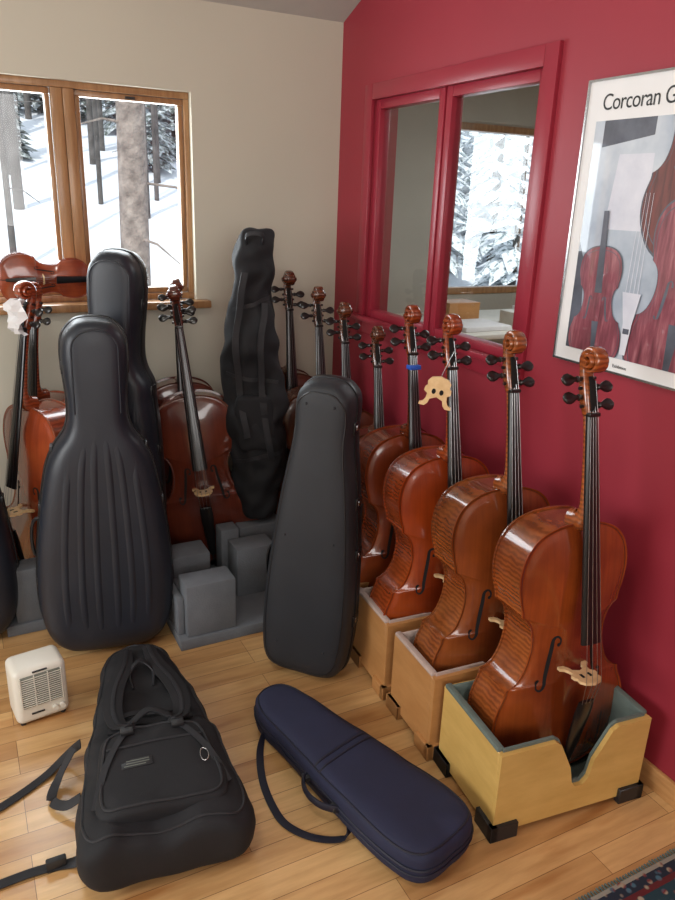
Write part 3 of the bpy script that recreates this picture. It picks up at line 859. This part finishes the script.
def body(ca, cb, s, ang, mat, sx=1, full=True):
    """printed instrument with darker outline, purfling line, f-holes and tailpiece"""
    def tr(a, b): return (ca+a*math.cos(ang)-b*math.sin(ang), cb+a*math.sin(ang)+b*math.cos(ang))
    def cl(q): return (min(max(q[0], .046), PW-.041), min(max(q[1], .046), .689))
    x = .0012+ml[0]*.0010; ml[0] += 1
    L = [(p.x*s*sx, (p.z-.37)*s) for p in CELLO_LOOP[::2]]
    quad(mb, [cl(tr(a*1.03, b*1.02)) for a, b in L], AR5, x)
    quad(mb, [cl(tr(a, b)) for a, b in L], mat, x+.0002)
    quad(mb, [cl(tr(a*.93, b*.955)) for a, b in L], AR5, x+.0003)
    quad(mb, [cl(tr(a*.915, b*.945)) for a, b in L], mat, x+.0004)
    for sg in (1, -1):
        pts = [(.046, .425), (.047, .44), (.056, .45), (.066, .44), (.070, .40), (.080, .33), (.088, .300), (.098, .296), (.104, .31)]
        wd = [.005, .004, .003, .005, .007, .007, .005, .003, .005]
        for i in range(len(pts)-1):
            (x0_, z0_), (x1_, z1_) = pts[i], pts[i+1]; w0, w1 = wd[i], wd[i+1]
            quad(mb, [cl(tr(sg*(x0_-w0)*s, (z0_-.37)*s)), cl(tr(sg*(x0_+w0)*s, (z0_-.37)*s)), cl(tr(sg*(x1_+w1)*s, (z1_-.37)*s)), cl(tr(sg*(x1_-w1)*s, (z1_-.37)*s))], AR5, x+.0006)
    if full:
        quad(mb, [cl(tr(-.014*s, -.33*s)), cl(tr(.014*s, -.33*s)), cl(tr(.028*s, -.08*s)), cl(tr(-.028*s, -.08*s))], AR5, x+.0007)
        quad(mb, [cl(tr(-.030*s, .10*s)), cl(tr(.030*s, .10*s)), cl(tr(.020*s, .60*s)), cl(tr(-.020*s, .60*s))], AR5, x+.0007)
body(.42, .62, .80, .08, AR3, 1, False)
body(.43, .225, .70, -.03, AR2, 1.0, True)
body(.150, .175, .46, .05, AR2, 1.0, True)
quad(mb, [(.262, .06), (.282, .06), (.290, .15), (.305, .235), (.240, .235), (.258, .15)], AR4, .0060)
for i in range(4): quad(mb, [(.250+i*.014, .235), (.252+i*.014, .235), (.257+i*.012, .50), (.256+i*.012, .50)], AR4, .0061)
quad(mb, [(.262, .12), (.284, .12), (.284, .135), (.262, .135)], AR5, .0062)
mb.build('printed_picture', parent=par)
def text(body_, a, b, size, mat, nm, sx=1):
    cu = bpy.data.curves.new(nm, 'FONT'); cu.body = body_; cu.size = size; cu.extrude = .0002; cu.space_character = .93
    ob = bpy.data.objects.new(nm, cu); S.collection.objects.link(ob)
    cu.materials.append(mat)
    p = pm(a, b, .001); ob.matrix_world = cols((0, -sx, 0), (0, 0, 1), (-1, 0, 0), tuple(p)); ob.parent = par
text('Corcoran Gallery', .060, .718, .060, M['dark'], 'title_text', .90)
text('Exhibition', .24, .018, .014, M['dark'], 'caption_text')

# ------------------------------------------------------------------ outdoors
def gz0(x, y): return -.7+.215*(y-5)+.35*noise.noise(V((x*.2, y*.2, 0)))*(1 if y > 5.2 else .2)
mb = MB(); nx, ny = 40, 30; vs = []
for j in range(ny):
    y = 5.0+j*j*.06
    for i in range(nx):
        x = -20+i*1.8
        vs.append((x, y, gz0(x, y)))
mb.add(vs, [(j*nx+i, j*nx+i+1, (j+1)*nx+i+1, (j+1)*nx+i) for j in range(ny-1) for i in range(nx-1)], M['snow'], True)
mb.build('snowy_hillside')
def trunk(x, y, r, h=9, bark='bark', name='pine_trunk', lean=0.0):
    mb = MB(); z = gz0(x, y)-.12
    P = [(x+lean*i/8, y, z+h*i/8) for i in range(9)]
    W = [r*(1.12-.05*i) for i in range(9)]
    sweep(mb, P, W, W, M[bark], n=14, sub=2)
    for i in range(14):
        a = random.random()*6.28; zz = z+1.2+i*.55; l_ = .6+.5*random.random()
        p = V((x+lean*(zz-z)/h, y, zz)); q = p+V((math.cos(a)*l_, math.sin(a)*l_, .35*random.random()-.25))
        k = max(r*.12, .012)
        sweep(mb, [p, (p+q)/2+V((0, 0, .06)), q], [k, k*.75, k*.3], [k, k*.75, k*.3], M[bark], side=(0, 0, 1), n=5)
    mb.build(name)
trunk(1.75, 8.2, .14, lean=.15)
for a_ in ((1.12, 14, .08), (.75, 11, .04), (3.15, 13.5, .05), (2.55, 14.5, .04), (3.6, 20, .09), (3.05, 18, .06), (4.4, 20, .07), (4.1, 16.5, .06), (5.6, 22, .10), (1.6, 19, .08), (1.9, 22, .08), (1.25, 17, .05), (4.6, 24, .07), (6.2, 26, .1), (2.4, 24, .08), (3.7, 15, .04)):
    trunk(*a_, bark='bark2')
def conifer(x, y, h, mat='needle'):
    """real branches: whorls of drooping, needle-clad sprays round a trunk"""
    mb = MB(); z = gz0(x, y)-.1
    sweep(mb, [(0, 0, 0), (0, 0, h*.95)], [.07, .015], [.07, .015], M['bark2'], n=6)
    nl = 16
    for l in range(nl):
        f = l/nl; zb = h*(.10+.86*f); R = h*.20*(1-f)+.08; n = 9
        for k in range(n):
            a = 2*math.pi*(k+random.random()*.7)/n; rr = R*(.7+.5*random.random())
            dr = V((math.cos(a), math.sin(a), 0)); sd = V((-dr.y, dr.x, 0)); dz = -rr*(.15+.4*random.random())
            w_ = rr*.22+.02
            p0 = V((0, 0, zb)); p1 = dr*rr*.5+V((0, 0, zb+dz*.25)); p2 = dr*rr+V((0, 0, zb+dz))
            up = V((0, 0, w_*.45))
            mb.add([p0, p1+sd*w_, p2, p1-sd*w_, p1+up, p1-up*.8], [(0, 1, 4), (1, 2, 4), (2, 3, 4), (3, 0, 4), (0, 5, 1), (1, 5, 2), (2, 5, 3), (3, 5, 0)], M[mat])
    mb.build('pine_tree', T=Matrix.Translation((x, y, z)))
for x, y, h in ((4.3, 17.5, 3.0), (5.3, 19.5, 4.2), (4.9, 23, 4.5), (3.7, 24, 4.0), (2.9, 25, 3.8), (6.3, 23, 4.6), (5.7, 26, 5.0), (1.9, 25, 4.2), (1.3, 22, 3.4), (2.6, 28, 4), (4.2, 28, 5), (1.45, 18.5, 2.2), (7.0, 26, 5)):
    conifer(x, y, h, 'needle2')
for x, y, h in ((5.4, 9.5, 2.6), (6.8, 10, 4.0), (6.0, 12, 3.6), (8.2, 13, 5), (7.4, 8.7, 3.4), (9.5, 12, 5.0), (8.4, 10.5, 4.2), (10.5, 15, 6), (7.6, 15, 5), (9, 17, 6), (11.5, 18, 7)):
    conifer(x, y, h)

# ------------------------------------------------------------------ lights
W_ = bpy.data.worlds.new('sky'); S.world = W_; W_.use_nodes = True
bg = W_.node_tree.nodes['Background']; bg.inputs[0].default_value = (.82, .90, 1, 1); bg.inputs[1].default_value = 1.35
def area(name, loc, rot, sx, sy, power, col=(1, 1, 1)):
    l = bpy.data.lights.new(name, 'AREA'); l.shape = 'RECTANGLE'; l.size = sx; l.size_y = sy; l.energy = power; l.color = col
    o = bpy.data.objects.new(name, l); S.collection.objects.link(o); o.location = loc; o.rotation_euler = rot; return o
sun = bpy.data.lights.new('sun', 'SUN'); sun.energy = 2.6; sun.angle = rad(1); sun.color = (1, .96, .9)
so = bpy.data.objects.new('sun', sun); S.collection.objects.link(so); so.rotation_euler = (rad(48), 0, rad(-35))
area('left_wall_fill', (XL+.04, 1.3, 1.6), (0, rad(-90), 0), 1.2, 2.0, 80, (.95, .98, 1))  # added fill just inside the solid left wall, no window built there
area('front_wall_fill', (-.4, YF+.04, 1.9), (rad(90), 0, 0), 2.4, 1.3, 55, (1, .98, .96))  # added fill off the closed wall behind the camera, standing in for windows
area('back_window_light', (.42, YB+.13, 1.62), (rad(-90), 0, 0), 1.1, .8, 26, (.92, .96, 1))
area('ceiling_fill', (-.3, .6, 3.2), (0, 0, 0), .5, .5, 15, (1, .95, .87))  # added overhead fill, out of view, without a fixture
area('office_fill', (3.4, 2.6, 2.45), (0, 0, 0), 1, 1, 34, (.97, .98, 1))  # added fill to brighten the room beyond, no fixture there

# ------------------------------------------------------------------ camera
yaw, p, r, f = rad(27.7), rad(19.0), rad(2.1), 730.0
Rv = V((math.cos(yaw), -math.sin(yaw), 0))
Fv = V((math.sin(yaw)*math.cos(p), math.cos(yaw)*math.cos(p), -math.sin(p)))
Dv = V((-math.sin(yaw)*math.sin(p), -math.cos(yaw)*math.sin(p), -math.cos(p)))
Xc = math.cos(r)*Rv-math.sin(r)*Dv; Dn = math.sin(r)*Rv+math.cos(r)*Dv
cam = bpy.data.cameras.new('camera'); cam.sensor_fit = 'VERTICAL'; cam.sensor_height = 24; cam.lens = f/900*24
cam.clip_start = .02; cam.clip_end = 200
co = bpy.data.objects.new('camera', cam); S.collection.objects.link(co)
co.matrix_world = cols(tuple(Xc), tuple(-Dn), tuple(-Fv), (0, 0, 1.65))
S.camera = co
